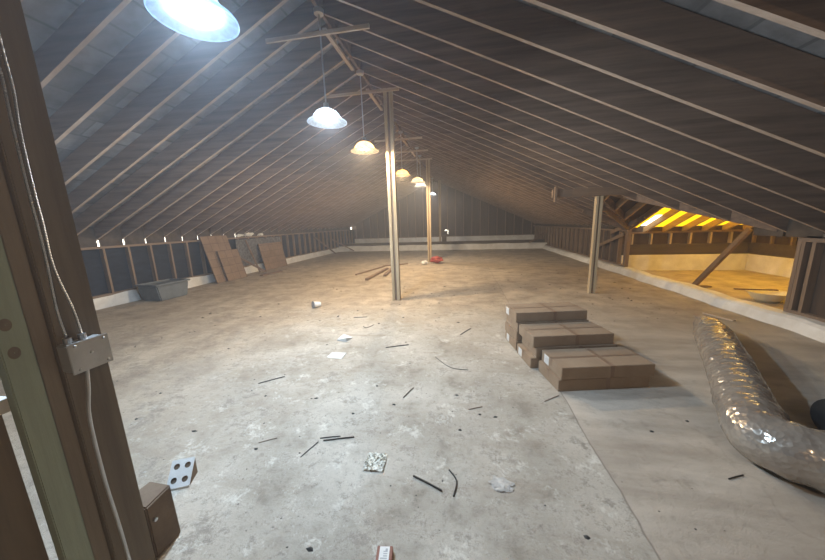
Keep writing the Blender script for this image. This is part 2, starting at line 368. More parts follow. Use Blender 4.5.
tag(obj('felt_panel', MB().box(XL + .012, XL + .03, 8.25, 10.6, .28, 1.12), M_tarp), 'grey speckled felt sheet fixed to the left wall studs behind the leaning boards', 'wall panel')

# ---------------------------------------------------------------- far gable
wb_ = MB()
xb = [XL - .2 + .5 * i for i in range(24)]
yb = Y1
def zz(x): return zroof(x) + up + .02
for i in range(len(xb) - 1):
    a, b = xb[i], min(xb[i + 1], XR + .2)
    if a >= XR + .2: break
    cols = [(a, b)]
    if a < RX < b: cols = [(a, RX), (RX, b)]
    for (p, q) in cols:
        if p < 1.5 < q:                                             # a knot hole and a slot let daylight in
            for (u, v, z0, z1) in ((p, 1.46, 0, None), (1.52, q, 0, None), (1.46, 1.52, 0, 2.58), (1.46, 1.52, 2.64, None)):
                wb_.hexa([(u, yb, z0), (v, yb, z0), (v, yb + .03, z0), (u, yb + .03, z0), (u, yb, z1 or zz(u)), (v, yb, z1 or zz(v)), (v, yb + .03, z1 or zz(v)), (u, yb + .03, z1 or zz(u))])
            continue
        if p < -1.0 < q:
            for (u, v, z0, z1) in ((p, -1.06, 0, None), (-.86, q, 0, None), (-1.06, -.86, 0, .72), (-1.06, -.86, 1.0, None), (-1.06, -.91, .72, .94)):
                wb_.hexa([(u, yb, z0), (v, yb, z0), (v, yb + .03, z0), (u, yb + .03, z0), (u, yb, z1 or zz(u)), (v, yb, z1 or zz(v)), (v, yb + .03, z1 or zz(v)), (u, yb + .03, z1 or zz(u))])
            continue
        wb_.hexa([(p, yb, 0), (q, yb, 0), (q, yb + .03, 0), (p, yb + .03, 0), (p, yb, zz(p)), (q, yb, zz(q)), (q, yb + .03, zz(q)), (p, yb + .03, zz(p))])
wbk = struct('wall_back', wb_, M_gable)
x = XL + .1
while x < XR + .1:
    obj('stud', MB().box(x - .02, x + .02, yb - .085, yb - .001, .60, zroof(x) + .03), M_stud, wbk); x += .5
obj('bottom_plate', MB().box(XL, XR, yb - .09, yb - .001, .56, .60), M_beamx, wbk)
struct('baseboard_back', MB().box(XL, XR + .1, yb - .12, yb - .09, 0, .57), M_white)
cb = MB()
for i in range(24):
    a = XL + .06 + (11.4) * i / 24; b = XL + .06 + 11.4 * (i + 1) / 24
    wa, w2 = .012 * math.sin(a * 4), .012 * math.sin(b * 4)
    cb.hexa([(a, 15.95 + wa, 0), (b, 15.95 + w2, 0), (b, 16.14, 0), (a, 16.14, 0), (a, 16.02, .29 + wa), (b, 16.02, .29 + w2), (b, 16.14, .29 + w2), (a, 16.14, .29 + wa)])
struct('trim_1', cb, M_white)
tag(obj('sill_beam', MB().box(XL + .1, XR, 16.16, 16.28, 0, .44), M_beamd), 'dark timber sill running behind the white curb at the far end', 'beam')
# wall behind the camera
mb = MB(); mb.prism([(XL - .2, Y0, 0), (XR + .2, Y0, 0), (XR + .2, Y0, zz(XR + .2)), (RX, Y0, zz(RX)), (XL - .2, Y0, zz(XL - .2))], (0, -.05, 0)); struct('wall_front', mb, M_gable)

# ---------------------------------------------------------------- right knee wall: far run and near run with the wing's opening between
YA, YB = 8.45, 4.5
wr = empty_struct('wall_right')
obj('sheathing', MB().box(XR + .08, XR + .11, YA + .5, Y1, 0, 1.14), M_gable, wr)
obj('sheathing', MB().box(XR + .08, XR + .11, Y0, YB, 0, 1.14), M_gable, wr)
obj('top_plate', MB().box(XR - .01, XR + .08, YA, Y1, 1.075, 1.12), M_plate, wr)
obj('top_plate', MB().box(XR - .01, XR + .08, Y0, YB, 1.075, 1.12), M_plate, wr)
obj('bottom_plate', MB().box(XR - .01, XR + .08, YA, Y1, .16, .2), M_plate, wr)
obj('bottom_plate', MB().box(XR - .01, XR + .08, Y0, YB, .16, .2), M_plate, wr)
for y in ys:
    if y > YA: obj('stud', MB().box(XR - .005, XR + .08, y - .02, y + .02, .2, 1.075), M_stud, wr)
    elif y < YB - .12: obj('stud', MB().box(XR - .005, XR + .08, y - .02, y + .02, .2, 1.075), M_stud, wr)
obj('stud', MB().box(XR - .008, XR + .08, YB - .09, YB - .05, .2, 1.075), M_stud, wr)
obj('stud', MB().box(XR - .008, XR + .08, YB - .045, YB, .2, 1.075), M_stud, wr)
obj('stud', MB().box(XR - .008, XR + .08, YA, YA + .04, .2, 1.075), M_stud, wr)
obj('stud', MB().box(XR - .008, XR + .08, YA + .06, YA + .10, .2, 1.075), M_stud, wr)
mb = MB(); mb.beam((XR - .03, 8.6, 1.0), (XR - .03, 10.6, .42), .03, .09); obj('diagonal_brace', mb, M_stud, wr)
mb = MB(); mb.beam((XR - .06, 7.7, 1.42), (XR - .03, 9.3, 1.02), .03, .10); obj('diagonal_brace', mb, M_stud, wr)
mb = MB(); mb.beam((3.1, 8.5, 1.62), (XR, 8.5, 1.14), .04, .09); obj('diagonal_brace', mb, M_stud, wr)
mb = MB(); mb.beam((3.0, 7.35, 1.74), (XR - .02, 8.42, 1.16), .03, .12); obj('diagonal_brace', mb, M_stud, wr)
# white membrane curb along the right side
cb = MB(); prev = None; n = 90
for i in range(n + 1):
    y = .8 + (15.9 - .8) * i / n
    wv = .018 * math.sin(y * 3.3) + .012 * math.sin(y * 9.1 + 1)
    xo = XR - .13 - .05 * max(0, (6 - y)) / 3 + wv; ht = .15 + .3 * wv
    sec = [(xo - .05, y, 0), (xo, y, ht * .8), (xo + .04, y, ht), (xo + .19, y, ht * 1.05), (xo + .24, y, 0)]
    cb.v += sec
    if i: 
        o = 5 * i
        cb.f += [(o - 5 + k, o - 5 + (k + 1) % 5, o + (k + 1) % 5, o + k) for k in range(5)]
cb.f += [(0, 1, 2, 3, 4), tuple(5 * n + k for k in range(5))]
struct('trim_2', cb, M_white, smooth=False)

# ---------------------------------------------------------------- the side wing
ww = struct('wall_wing_back', MB().box(XR + .1, WX + .14, WYF + .08, WYF + .11, 0, 1.2), M_gable)
ww.name = 'wall_wing_back'
obj('sill_board', MB().box(XR + .1, WX, WYF - .01, WYF + .08, .40, .70), M_beamd, ww)
obj('top_plate', MB().box(XR + .1, WX, WYF - .02, WYF + .08, .99, 1.035), M_beamx, ww)
x = XR + .35
while x < WX:
    obj('stud', MB().box(x - .022, x + .022, WYF, WYF + .08, .70, .99), M_post, ww); x += .46
struct('baseboard_wing_back', MB().box(XR + .1, WX, WYF - .05, WYF - .012, 0, .42), M_white)
we = MB(); we.prism([(WX + .1, WYN - .1, 0), (WX + .1, WYF + .1, 0), (WX + .1, WYF + .1, zwing(WYF) + .14), (WX + .1, WY, WZ + .16), (WX + .1, WYN - .1, zwing(WYN) + .14)], (.03, 0, 0))
we = struct('wall_wing_right', we, M_gable)
obj('sill_board', MB().box(WX, WX + .08, WYN, WYF, .40, .70), M_beamd, we)
obj('top_plate', MB().box(WX, WX + .08, WYN, WYF, .99, 1.035), M_beamd, we)
y = WYN + .2
while y < WYF:
    obj('stud', MB().box(WX + .01, WX + .08, y - .02, y + .02, .70, .99), M_stud, we); y += .46
struct('baseboard_wing_right', MB().box(WX - .03, WX, WYN, WYF - .06, 0, .42), M_white)
struct('wall_wing_front', MB().box(XR + .12, WX + .1, WYN - .1, WYN - .07, 0, 1.3), M_gable)

# ---------------------------------------------------------------- posts, ties
def post(x, y, ztop, label, wdt=.15, group=None):
    t = thing('support_post', label, 'post', (x, y, 0))
    a = wdt * .36
    obj('stud', MB().box(-wdt / 2, -wdt / 2 + a, -.045, .045, 0, ztop), M_post, t, bevel=.002)
    obj('stud', MB().box(-wdt / 2 + a, wdt / 2 - a, -.01, .06, 0, ztop), M_stud, t)
    obj('stud', MB().box(wdt / 2 - a, wdt / 2, -.045, .045, 0, ztop), M_post, t, bevel=.002)
    return t
post(-1.25, 5.43, 3.72, 'nearest pale pine post standing under the ridge in the middle of the floor')
post(-1.2, 11.06, 3.70, 'second pale pine post under the ridge, beside the red and white bag', .14)
post(-1.2, 16.6, 3.68, 'brown post at the far end, standing behind the white curb', .11)
post(2.5, 6.13, 1.84, 'short pine post on the right holding up a low beam', .115)
tag(obj('header_beam', MB().box(1.68, 2.98, 6.09, 6.17, 1.845, 1.99), M_beamx), 'short brown beam resting on top of the right-hand post', 'beam')
tag(obj('hanging_block', MB().box(1.70, 1.74, 6.02, 6.085, 1.76, 2.04), M_beamx), 'small wooden block nailed to the left end of the short brown beam', 'wood block')
TI = [(3.72, 'nearest cross tie under the ridge, above the second lamp', 'above the second lamp, nearest of its kind'),
      (5.35, 'cross tie over the top of the nearest pine post', 'starting at the top of the nearest pine post'),
      (8.3, 'cross tie under the ridge above the orange lit lamp', 'above the orange lit lamp'),
      (9.7, 'cross tie under the ridge just behind the orange lit lamp', 'just behind the orange lit lamp'),
      (10.97, 'cross tie over the top of the second pine post', 'starting at the top of the second post')]
for (y, lb, sl) in TI:
    tag(obj('collar_tie', MB().beam((-.68, 0, 0), (.62, 0, 0.0), .025, .045), M_tie, loc=(-1.66, y, zroof(RX + .62) + .01)), 'pale ' + lb, 'roof tie')
    tag(obj('ridge_strip', MB().box(-.025, .025, 0, .95, 0, .03), M_ridge, loc=(-1.60, y + .03, zroof(RX + .62) + .05)), 'pale narrow strip along the ridge, '+ sl, 'roof board')

# ---------------------------------------------------------------- lamps
LL = ['bluish white pendant lamp nearest the camera, cut off by the top of the photo', 'bluish white pendant lamp, second from the camera',
      'pale yellow pendant lamp left of the nearest pine post', 'orange pendant lamp just right of the nearest pine post',
      'warm white pendant lamp, upper of the two that overlap', 'cool white pendant lamp, lower of the two that overlap', 'small white pendant lamp farthest away beside the second post']
prof_o = [(.035, .150), (.05, .150), (.085, .140), (.125, .115), (.155, .080), (.172, .045), (.190, .028), (.225, .008), (.235, 0)]
prof_i = [(r - .004, z - .004) for r, z in reversed(prof_o)]
for i, (x, y, z, col, wt) in enumerate(LAMPS):
    t = thing('pendant_lamp', LL[i], 'lamp', (x, y, z), group='pendant lamps under the ridge')
    zt = zroof(x) - z - .02
    obj('lamp_shade', MB().lathe(prof_o + prof_i, 48), shade_mat(col, .12), t, smooth=True)
    obj('rim', MB().lathe([(.228, .004), (.238, .004), (.240, -.006), (.230, -.008), (.228, .004)], 48), shade_mat(col, .25), t, smooth=True)
    obj('socket', MB().lathe([(.001, .22), (.03, .215), (.034, .155), (.03, .12), (.001, .118)], 20), M_galv, t, smooth=True)
    obj('bulb', MB().lathe([(.001, .118), (.016, .115), (.02, .10), (.034, .075), (.036, .055), (.025, .035), (.001, .028)], 20), emis(col, 30), t, smooth=True)
    obj('rod', MB().tube([(0, 0, .21), (0, 0, zt)], .009, 10), M_galv, t)
    obj('canopy', MB().lathe([(.001, zt - .05), (.055, zt - .045), (.06, zt), (.001, zt)], 20), M_galv, t)
    ld = bpy.data.lights.new('lamp_light', 'POINT'); ld.energy = wt; ld.color = col; ld.shadow_soft_size = .04
    lo = bpy.data.objects.new('lamp_light', ld); C.objects.link(lo); lo.parent = t; lo.location = (0, 0, .0)
# unseen fill lamp added behind the camera, shaped like the other pendants
t = thing('pendant_lamp', 'unseen warm fill lamp added behind the camera', 'lamp', (1.3, -1.3, 2.45), group='pendant lamps under the ridge')
col = (1, .84, .66)
obj('lamp_shade', MB().lathe(prof_o + prof_i, 48), shade_mat(col, .12), t, smooth=True)
obj('rod', MB().tube([(0, 0, .15), (0, 0, zroof(1.3) - 2.45)], .009, 10), M_galv, t)
obj('bulb', MB().lathe([(.001, .118), (.016, .115), (.02, .10), (.034, .075), (.036, .055), (.025, .035), (.001, .028)], 20), emis(col, 30), t, smooth=True)
ld = bpy.data.lights.new('lamp_light', 'POINT'); ld.energy = 60; ld.color = (1, .74, .48); ld.shadow_soft_size = .05
lo = bpy.data.objects.new('lamp_light', ld); C.objects.link(lo); lo.parent = t; lo.location = (0, 0, 0)
# unseen dim bulb added to help light the wing
WL = (5.9, 7.15, 1.64)
t = thing('wing_fill_lamp', 'unseen yellow fill bulb added under the side wing roof, hidden by the main rafters', 'lamp', WL)
obj('bulb', MB().lathe([(.001, 0), (.02, .005), (.034, .03), (.03, .055), (.015, .08), (.001, .082)], 16), emis((1, .75, .25), 20), t, smooth=True)
obj('socket', MB().lathe([(.001, .078), (.02, .08), (.022, .12), (.001, .122)], 16), M_galv, t)
obj('cord', MB().tube([(0, 0, .12), (0, 0, zwing(WL[1]) + .15 - WL[2])], .004, 8), M_black, t)
ld = bpy.data.lights.new('lamp_light', 'POINT'); ld.energy = 16; ld.color = (1, .74, .30); ld.shadow_soft_size = .04
lo = bpy.data.objects.new('lamp_light', ld); C.objects.link(lo); lo.parent = t; lo.location = (0, 0, -.05)

# ---------------------------------------------------------------- near left post assembly
PX = -1.35
t = thing('built_up_post', 'dark brown post in the left foreground carrying the steel junction box', 'post', (PX - .07, .79, 0))
ztp = zroof(PX) - .0
obj('board', MB().box(-.07, .07, -.062, .065, 0, ztp), M_dark, t, bevel=.003)
obj('board', MB().box(-.07, .055, -.112, -.064, 0, ztp), M_brown, t, bevel=.003)
t = thing('green_board', 'pale green treated timber upright beside the dark post at far left', 'post', (PX - .0175, .645, 0))
g = obj('board', MB().box(-.0175, .0175, -.038, .03, 0, 1.78), M_green, t, bevel=.003)
for z in (1.19, 1.10):
    mbk = MB(); rr = .014
    mbk.v += [(0, 0, 0)] ; mbk = MB()
    mbk.lathe([(.001, .0006), (rr * .7, .0006), (rr, 0)], 16)
    k = obj('knot', mbk, M_dark, g, (0.0176, random.uniform(-.018, .0), z), (0, PI / 2, 0)); k.scale = (1.4, 1, 1)
tag(obj('foot_block', MB().hexa([(-.12, 0, 0), (0, 0, 0), (0, .12, 0), (-.12, .12, 0), (-.12, .0, .29), (0, .0, .27), (0, .115, .28), (-.12, .12, .28)]), M_bark, loc=(PX - .005, .862, 0), bevel=.006),
    'short rough wood block on the floor against the dark foreground post', 'wood block')
tag(obj('bolt', MB().tube([(0, 0, 0), (.012, 0, 0)], .008, 8), M_steel, loc=(PX - .006, .885, .19)), 'small metal bolt head in the wood block by the foreground post', 'bolt')
tag(obj('rail_board', MB().box(-.04, .04, -.5, .16, 0, .045), M_white, loc=(-1.52, .50, .88)), 'short pale rail at the left edge behind the green upright', 'board')
tag(obj('short_post', MB().box(-.05, .05, -.35, .15, 0, .88), M_brown, loc=(-1.55, .49, 0), bevel=.003), 'brown timber post at the lower left corner under the pale rail', 'post')
# junction box
jb = thing('junction_box', 'steel junction box screwed to the dark foreground post', 'electrical box', (PX + .004, .778, 1.035))
obj('box_body', MB().box(-.003, .048, -.056, .054, -.05, .05), M_galv, jb, bevel=.005)
obj('cover_plate', MB().box(.049, .053, -.060, .058, -.054, .054), M_galv, jb, bevel=.0015)
for (a, b) in ((-.04, .042), (.042, -.042), (.042, .042), (-.04, -.042), (0, .005)):
    obj('screw', MB().lathe([(.001, .004), (.004, .003), (.005, 0)], 12), M_steel, jb, (.053, a, b), (0, PI / 2, 0), smooth=True)
for yy in (-.035, .005):
    obj('cable_clamp', MB().tube([(.02, yy, .048), (.02, yy, .07)], .011, 12), M_steel, jb)
def cable(name, pts, r, label, spiral=True, m=None):
    P = [Vector(p) for p in pts]; out = []
    seg = 60 if spiral else 12
    for i in range(len(P) - 1):                                     # Catmull-Rom
        p0 = P[max(i - 1, 0)]; p1 = P[i]; p2 = P[i + 1]; p3 = P[min(i + 2, len(P) - 1)]
        k = max(4, int((p2 - p1).length / (.0045 if spiral else .02)))
        for j in range(k):
            t_ = j / k; out.append(.5 * ((2 * p1) + (p2 - p0) * t_ + (2 * p0 - 5 * p1 + 4 * p2 - p3) * t_ ** 2 + (3 * p1 - p0 - 3 * p2 + p3) * t_ ** 3))
    out.append(P[-1])
    rr = [r * (1 + (.45 if (i // 1) % 2 else -.0)) for i in range(len(out))] if spiral else r
    return tag(obj(name, MB().tube(out, rr, 8), m or M_steel, smooth=not spiral), label, 'cable')
cx = PX + .014
cable('armoured_cable', [(cx, .775, 2.75), (cx, .775, 2.022), (cx, .776, 1.892), (cx, .767, 1.769), (cx, .763, 1.601), (cx, .763, 1.486), (cx, .762, 1.346), (cx + .006, .779, 1.2), (cx + .01, .783, 1.108)], .0030, 'right-hand spiral steel cable running down the dark post to the box')
cable('armoured_cable', [(cx, .757, 2.75), (cx, .757, 2.007), (cx, .758, 1.912), (cx, .753, 1.774), (cx, .750, 1.6), (cx, .75, 1.477), (cx, .748, 1.358), (cx + .004, .740, 1.205), (cx + .01, .742, 1.108)], .0030, 'left-hand spiral steel cable running down the dark post to the box')
cable('conduit', [(cx + .006, .777, .983), (cx, .770, .90), (cx, .752, .785), (cx, .749, .532), (cx, .756, .30), (cx, .76, .01)], .006, 'thin grey conduit running down from the junction box to the floor', False, M_galv)

# ---------------------------------------------------------------- stacked cartons
def carton(label, loc, rz, wdt=.80, dep=.37, h=.108, lab=True):
    t = thing('cardboard_carton', label, 'box', loc, (0, 0, rz), 'flat cartons stacked on the floor')
    obj('carton_body', MB().box(0, wdt, 0, dep, 0, h), M_card, t, bevel=.004)
    e = .0012; c = wdt * .52
    mb = MB(); mb.box(-e, wdt + e, dep * .48, dep * .48 + .03, h - .0005, h + e); mb.box(-e, 0, dep * .48, dep * .48 + .03, h * .35, h + e); mb.box(wdt, wdt + e, dep * .48, dep * .48 + .03, h * .35, h + e); obj('tape', mb, M_tape, t)
    mb = MB(); mb.box(c, c + .035, -e, dep + e, h, h + e * 1.5); mb.box(c, c + .035, -e, 0, .002, h + e); mb.box(c, c + .035, dep, dep + e, .002, h + e); obj('tape', mb, M_tape, t)
    if lab:
        l = obj('shipping_label', MB().box(-.0022, -.0005, dep * .62, dep * .62 + .085, .015, h - .012), M_paper, t)
        l['label'] = 'white printed label'
        mb = MB()
        for k in range(5): mb.box(-.003, -.0021, dep * .62 + .01, dep * .62 + .07 - .012 * (k % 2), .025 + k * .013, .029 + k * .013)
        obj('print', mb, M_ink, l)
    return t
rz = math.radians(11)
nm = ['bottom', 'second', 'third', 'top']
for (si, (sx, sy, nb, sn)) in enumerate(((.81, 2.46, 2, 'front'), (.70, 2.86, 3, 'middle'), (.60, 3.27, 4, 'rear'))):
    for k in range(nb):
        jx, jy = random.uniform(-.012, .02), random.uniform(-.008, .008)
        if k == 0: jx = jy = 0
        if (si, k) == (1, 0): jx = -.03
        if (si, k) == (1, 1): jx = .02
        nn_ = 'top' if k == nb - 1 else nm[k]
        if nb == 2: nn_ = ('lower', 'upper')[k]
        lab = (si, k) in ((0, 1), (1, 0), (2, 0), (2, 3))
        carton('brown flat cardboard carton, %s of the %s in the %s stack' % (nn_, ('two', 'three', 'four')[si], sn), (sx + jx, sy + jy, k * .111), rz + random.uniform(-.02, .02), lab=lab)

# ---------------------------------------------------------------- silver flexible duct
def catmull(P, step):
    P = [Vector(p) for p in P]; out = []
    for i in range(len(P) - 1):
        p0 = P[max(i - 1, 0)]; p1 = P[i]; p2 = P[i + 1]; p3 = P[min(i + 2, len(P) - 1)]; k = max(3, int((p2 - p1).length / step))
        for j in range(k):
            t_ = j / k; out.append(.5 * ((2 * p1) + (p2 - p0) * t_ + (2 * p0 - 5 * p1 + 4 * p2 - p3) * t_ ** 2 + (3 * p1 - p0 - 3 * p2 + p3) * t_ ** 3))
    return out + [P[-1]]
dp = catmull([(2.96, 4.02, .11), (2.78, 3.68, .15), (2.32, 2.86, .165), (2.04, 2.38, .16), (1.85, 2.05, .16), (1.73, 1.82, .16), (1.84, 1.68, .16), (2.05, 1.59, .16), (2.6, 1.42, .16), (3.1, 1.3, .16)], .022)
nd = len(dp)
def drf(i, a):
    fr = min(1, .62 + .38 * i / 25)
    return fr * (1 + .02 * math.sin(i * 1.3) + .015 * math.sin(a * 7 + i) + .05 * noise.noise(Vector((i * .17, math.cos(a) * 1.6, math.sin(a) * 1.6))) + .045 * noise.noise(Vector((i * .8, math.cos(a) * 3, math.sin(a) * 3))))
t = thing('flexible_duct', 'silver foil flexible duct lying bent on the floor at the right edge', 'duct', (2.1, 2.4, 0))
db = MB().tube(dp, .152, 40, True, drf); db.v = [(a - 2.1, b - 2.4, max(c, .001)) for a, b, c in db.v]
obj('foil_sleeve', db, M_duct, t, smooth=True)
t = thing('black_duct_collar', 'round black plastic pipe end behind the silver duct at the right edge', 'pipe', (2.37, 2.08, 0), (0, 0, math.radians(10)))
obj('pipe_body', MB().tube([(0, 0, .13), (.35, 0, .13)], .125, 32), M_black, t, smooth=False)
obj('rim', MB().tube([(-.02, 0, .135), (.03, 0, .135)], .133, 32), M_black, t)
# sticks by the duct end
for (p, q, lb) in (((3.30, 4.68, .012), (3.52, 4.60, .012), 'pale splinter of wood lying across the far end of the silver duct'), ((3.55, 4.86, .012), (3.66, 4.50, .012), 'longer pale splinter of wood beside the far end of the silver duct')):
    c = (Vector(p) + Vector(q)) / 2; c.z = 0
    tag(obj('wood_splinter', MB().beam(Vector(p) - c, Vector(q) - c, .05, .02), M_ridge, loc=c), lb, 'wood scrap')

# ---------------------------------------------------------------- wing: brace, basin
t = thing('leaning_brace', 'dark timber brace leaning up to the rafters in the side wing', 'brace', (4.66, 6.73, 0))
mb = MB(); mb.beam((0, 0, .03), (.05 + .32, -.53, 1.17), .05, .10, (0, 1, 0)); obj('timber', mb, M_beamx, t)
obj('foot_board', MB().box(-.2, .28, -.06, .06, 0, .028), M_beamx, t)
t = thing('round_basin', 'round cream basin on the floor of the side wing', 'basin', (4.98, 5.62, 0))
obj('bowl', MB().lathe([(.001, 0), (.12, 0), (.18, .05), (.235, .13), (.25, .16), (.262, .165), (.262, .155), (.245, .15), (.225, .125), (.17, .06), (.11, .015), (.001, .015)], 40), M_bowl, t, smooth=True)
tag(obj('wooden_stick', MB().beam((-.30, 0, 0), (.26, 0, .0), .035, .02), M_debris, loc=(4.90, 5.72, .177), rot=(0, 0, -.15)), 'dark wooden stick lying across the rim of the cream basin', 'stick')

# ---------------------------------------------------------------- left side things
t = thing('storage_tub', 'grey rectangular tub standing against the left wall', 'tub', (-6.50, 5.40, 0), (0, 0, -.05))
def frus(mb, x0, y0, z0, x1, y1, z1): return mb.hexa([(-x0, -y0, z0), (x0, -y0, z0), (x0, y0, z0), (-x0, y0, z0), (-x1, -y1, z1), (x1, -y1, z1), (x1, y1, z1), (-x1, y1, z1)])
bm2 = MB(); frus(bm2, .25, .30, 0, .27, .36, .33)
obj('tub_body', bm2, M_tub, t, bevel=.02)
bm2 = MB()
for (a, b, c, d) in ((-.30, .30, -.38, -.34), (-.30, .30, .34, .38), (-.30, -.25, -.34, .34), (.25, .30, -.34, .34)): bm2.box(a, b, c, d, .33, .365)
obj('rim', bm2, M_tub, t, bevel=.006)
def lean(name, label, foot, top, y0, y1, th=.02, skew=0, cat='board'):
    # a sheet whose lower edge stands at x=foot and whose upper edge rests at x=top[0], z=top[1]
    mb = MB(); d = Vector((top[0] - foot, 0, top[1])); L_ = d.length
    mb.box(0, y1 - y0, 0, L_, 0, th)
    o = obj(name, mb, M_peg, loc=(foot, y0, 0.0), uvplane=(0, 1))
    ex = Vector((0, 1, 0)); ey = d.normalized(); ez = ex.cross(ey)
    o.matrix_world = Matrix(((ex[0], ey[0], ez[0], foot), (ex[1], ey[1], ez[1], y0), (ex[2], ey[2], ez[2], .004), (0, 0, 0, 1)))
    return tag(o, label, cat)
lean('scored_board', 'tallest scored brown board leaning on the left wall, nearest the grey tub', -6.60, (-6.93, 1.28), 6.92, 7.84)
lean('scored_board', 'shorter scored brown board leaning in front of the tallest one', -6.53, (-6.74, .86), 7.22, 7.98)
lean('scored_board', 'wide scored brown board leaning on the left wall nearer the far end', -6.72, (-6.90, .92), 9.15, 10.45)
def plank(p, q, wd, ht, label, m=M_debris, cat='plank', name='loose_plank'):
    p = Vector(p); q = Vector(q); c = Vector(((p.x + q.x) / 2, (p.y + q.y) / 2, 0))
    return tag(obj(name, MB().beam(p - c, q - c, wd, ht), m, loc=c), label, cat)
plank((-6.60, 8.70, .03), (-6.90, 8.60, 1.10), .05, .04, 'thin brown lath propped on the left wall right of the tall scored board')
plank((-6.25, 8.55, .05), (-6.88, 8.12, .62), .13, .05, 'short brown plank sloping down to the floor beside the tall scored board')
plank((-6.08, 8.05, .021), (-6.0, 8.95, .021), .12, .04, 'brown plank lying flat at the foot of the leaning lath')
# plank heap near the centre
plank((-3.10, 8.22, .02), (-2.66, 9.9, .02), .05, .04, 'long narrow brown plank, leftmost of the heap behind the nearest post')
plank((-2.50, 7.40, .03), (-2.42, 9.3, .03), .09, .06, 'thick brown plank, middle of the heap behind the nearest post')
plank((-2.16, 8.0, .03), (-2.28, 9.9, .03), .09, .06, 'thick brown plank, rightmost of the heap behind the nearest post')
plank((-2.75, 10.05, .02), (-1.95, 10.5, .02), .07, .03, 'brown board lying crosswise over the back of the plank heap')
# far ends
plank((-6.55, 14.6, .04), (-6.95, 13.2, 1.0), .08, .04, 'dark brace leaning on the far end of the left wall')
plank((-6.0, 15.85, .05), (-6.9, 15.1, .75), .08, .05, 'short dark plank leaning in the far left corner')
plank((3.35, 15.75, .32), (4.1, 15.9, .78), .08, .05, 'short dark plank leaning in the far right corner above the curb')
tag(obj('dark_crate', MB().box(-.12, .12, -.1, .1, 0, .30).box(-.10, .10, -.08, .08, .30, .34), M_beamd, loc=(-.95, 16.4, .44)), 'small dark crate on the sill beside the far post', 'crate')
bpy.data.objects['dark_crate'].location = (-.95, 16.22, .44)
for i, (y, r, lb) in enumerate(((8.5, .10, 'crumpled white plastic on the left wall plate, left end'), (8.95, .12, 'largest crumpled white plastic on the left wall plate'), (9.5, .08, 'crumpled white plastic on the left wall plate, right end'))):
    tag(obj('plastic_scrap', crumple(MB(), r, i * 3.1, 3, (.5, 1.4, .4), .9), M_paper, loc=(XL + .0, y, 1.2)), lb, 'plastic scrap')

# ---------------------------------------------------------------- litter
t = thing('paper_cup', 'white cup lying on its side left of the nearest post', 'cup', (-2.66, 4.80, 0), (0, 0, .9))
obj('cup_body', MB().tube([(0, 0, .062), (.13, 0, .045)], [.062, .045], 24), M_paper, t, smooth=False)
obj('rim', MB().tube([(-.006, 0, .064), (.004, 0, .063)], .066, 24), M_ink, t)
tag(obj('paper_scrap', MB().hexa([(-.09, -.05, .0), (.09, -.07, .0), (.10, .06, .0), (-.08, .07, .0), (-.09, -.05, .004), (.09, -.07, .004), (.10, .06, .016), (-.08, .07, .01)]), M_paper, loc=(-1.41, 2.94, 0)), 'flat white card scrap, nearer of the two left of the stack', 'paper')
tag(obj('paper_scrap', MB().hexa([(-.09, -.04, .0), (.05, -.07, .0), (.09, .06, .0), (-.05, .09, .0), (-.09, -.04, .01), (.05, -.07, .05), (.09, .06, .008), (-.05, .09, .04)]), M_paper, loc=(-1.50, 3.42, 0)), 'folded white card scrap, farther one with a lifted edge', 'paper')
t = thing('perforated_plate', 'white metal plate with four round holes on the floor beside the foreground post', 'plate', (-1.604, 1.19, 0), (0, 0, math.radians(23.8)))
pw = MB()
def holed(mb, x0, x1, y0, y1, z, holes, r, n=16):                   # plate face cell by cell, each cell with its round hole
    for (hx, hy, a0, a1, b0, b1) in holes:
        out = []; inn = []
        for k in range(n):
            a = 2 * PI * k / n; c, s_ = math.cos(a), math.sin(a); m_ = max(abs(c), abs(s_))
            px = hx + (c / m_) * ((a1 - hx) if c > 0 else (hx - a0)); py = hy + (s_ / m_) * ((b1 - hy) if s_ > 0 else (hy - b0))
            out.append((px, py)); inn.append((hx + r * c, hy + r * s_))
        for zz_ in (z, z + .003):
            o = len(mb.v); mb.v += [(p[0], p[1], zz_) for p in out] + [(p[0], p[1], zz_) for p in inn]
            mb.f += [(o + k, o + (k + 1) % n, o + n + (k + 1) % n, o + n + k) for k in range(n)]
holed(pw, 0, 0, 0, 0, 0, [(-.028, .037, -.059, 0, 0, .0725), (.028, .037, 0, .059, 0, .0725), (-.028, .108, -.059, 0, .0725, .145), (.028, .108, 0, .059, .0725, .145)], .016)
obj('plate_face', pw, M_paper, t, (0, 0, .010), (math.radians(41), 0, 0))
ca, sa = math.cos(math.radians(41)) * .145, math.sin(math.radians(41)) * .145
obj('dark_backing', MB().prism([(-.057, .002, 0), (-.057, ca - .002, 0), (-.057, ca - .002, sa + .002), (-.057, .002, .004)], (.114, 0, 0)), M_bark, t)  # dark wedge props the face and stands for shade inside the holes
obj('folded_edge', MB().box(-.059, .059, -.003, .0, 0, .012), M_paper, t)
tag(obj('foam_scrap', crumple(MB(), .035, 4, 2, (1.4, 1, .5), .5), M_paper, loc=(-1.60, 1.08, 0)), 'white foam crumb between the perforated plate and the wood block', 'foam scrap')
for i, (x, y, r, lb) in enumerate(((-.53, 1.52, .055, 'crumpled gold-white foil wrapper on the floor at the bottom centre'),)):
    mb = MB(); n = 14; vv = []
    for a in range(n):
        for b in range(n):
            vv.append(((a / (n - 1) - .5) * .125, (b / (n - 1) - .5) * .135, .002 + .028 * abs(noise.noise(Vector((a * .7, b * .7, 3)))) + .004 * random.random()))
    mb.add(vv, [(a * n + b, a * n + b + 1, (a + 1) * n + b + 1, (a + 1) * n + b) for a in range(n - 1) for b in range(n - 1)])
    tag(obj('foil_wrapper', mb, M_foil, loc=(x, y, 0), rot=(0, 0, .05)), lb, 'wrapper')
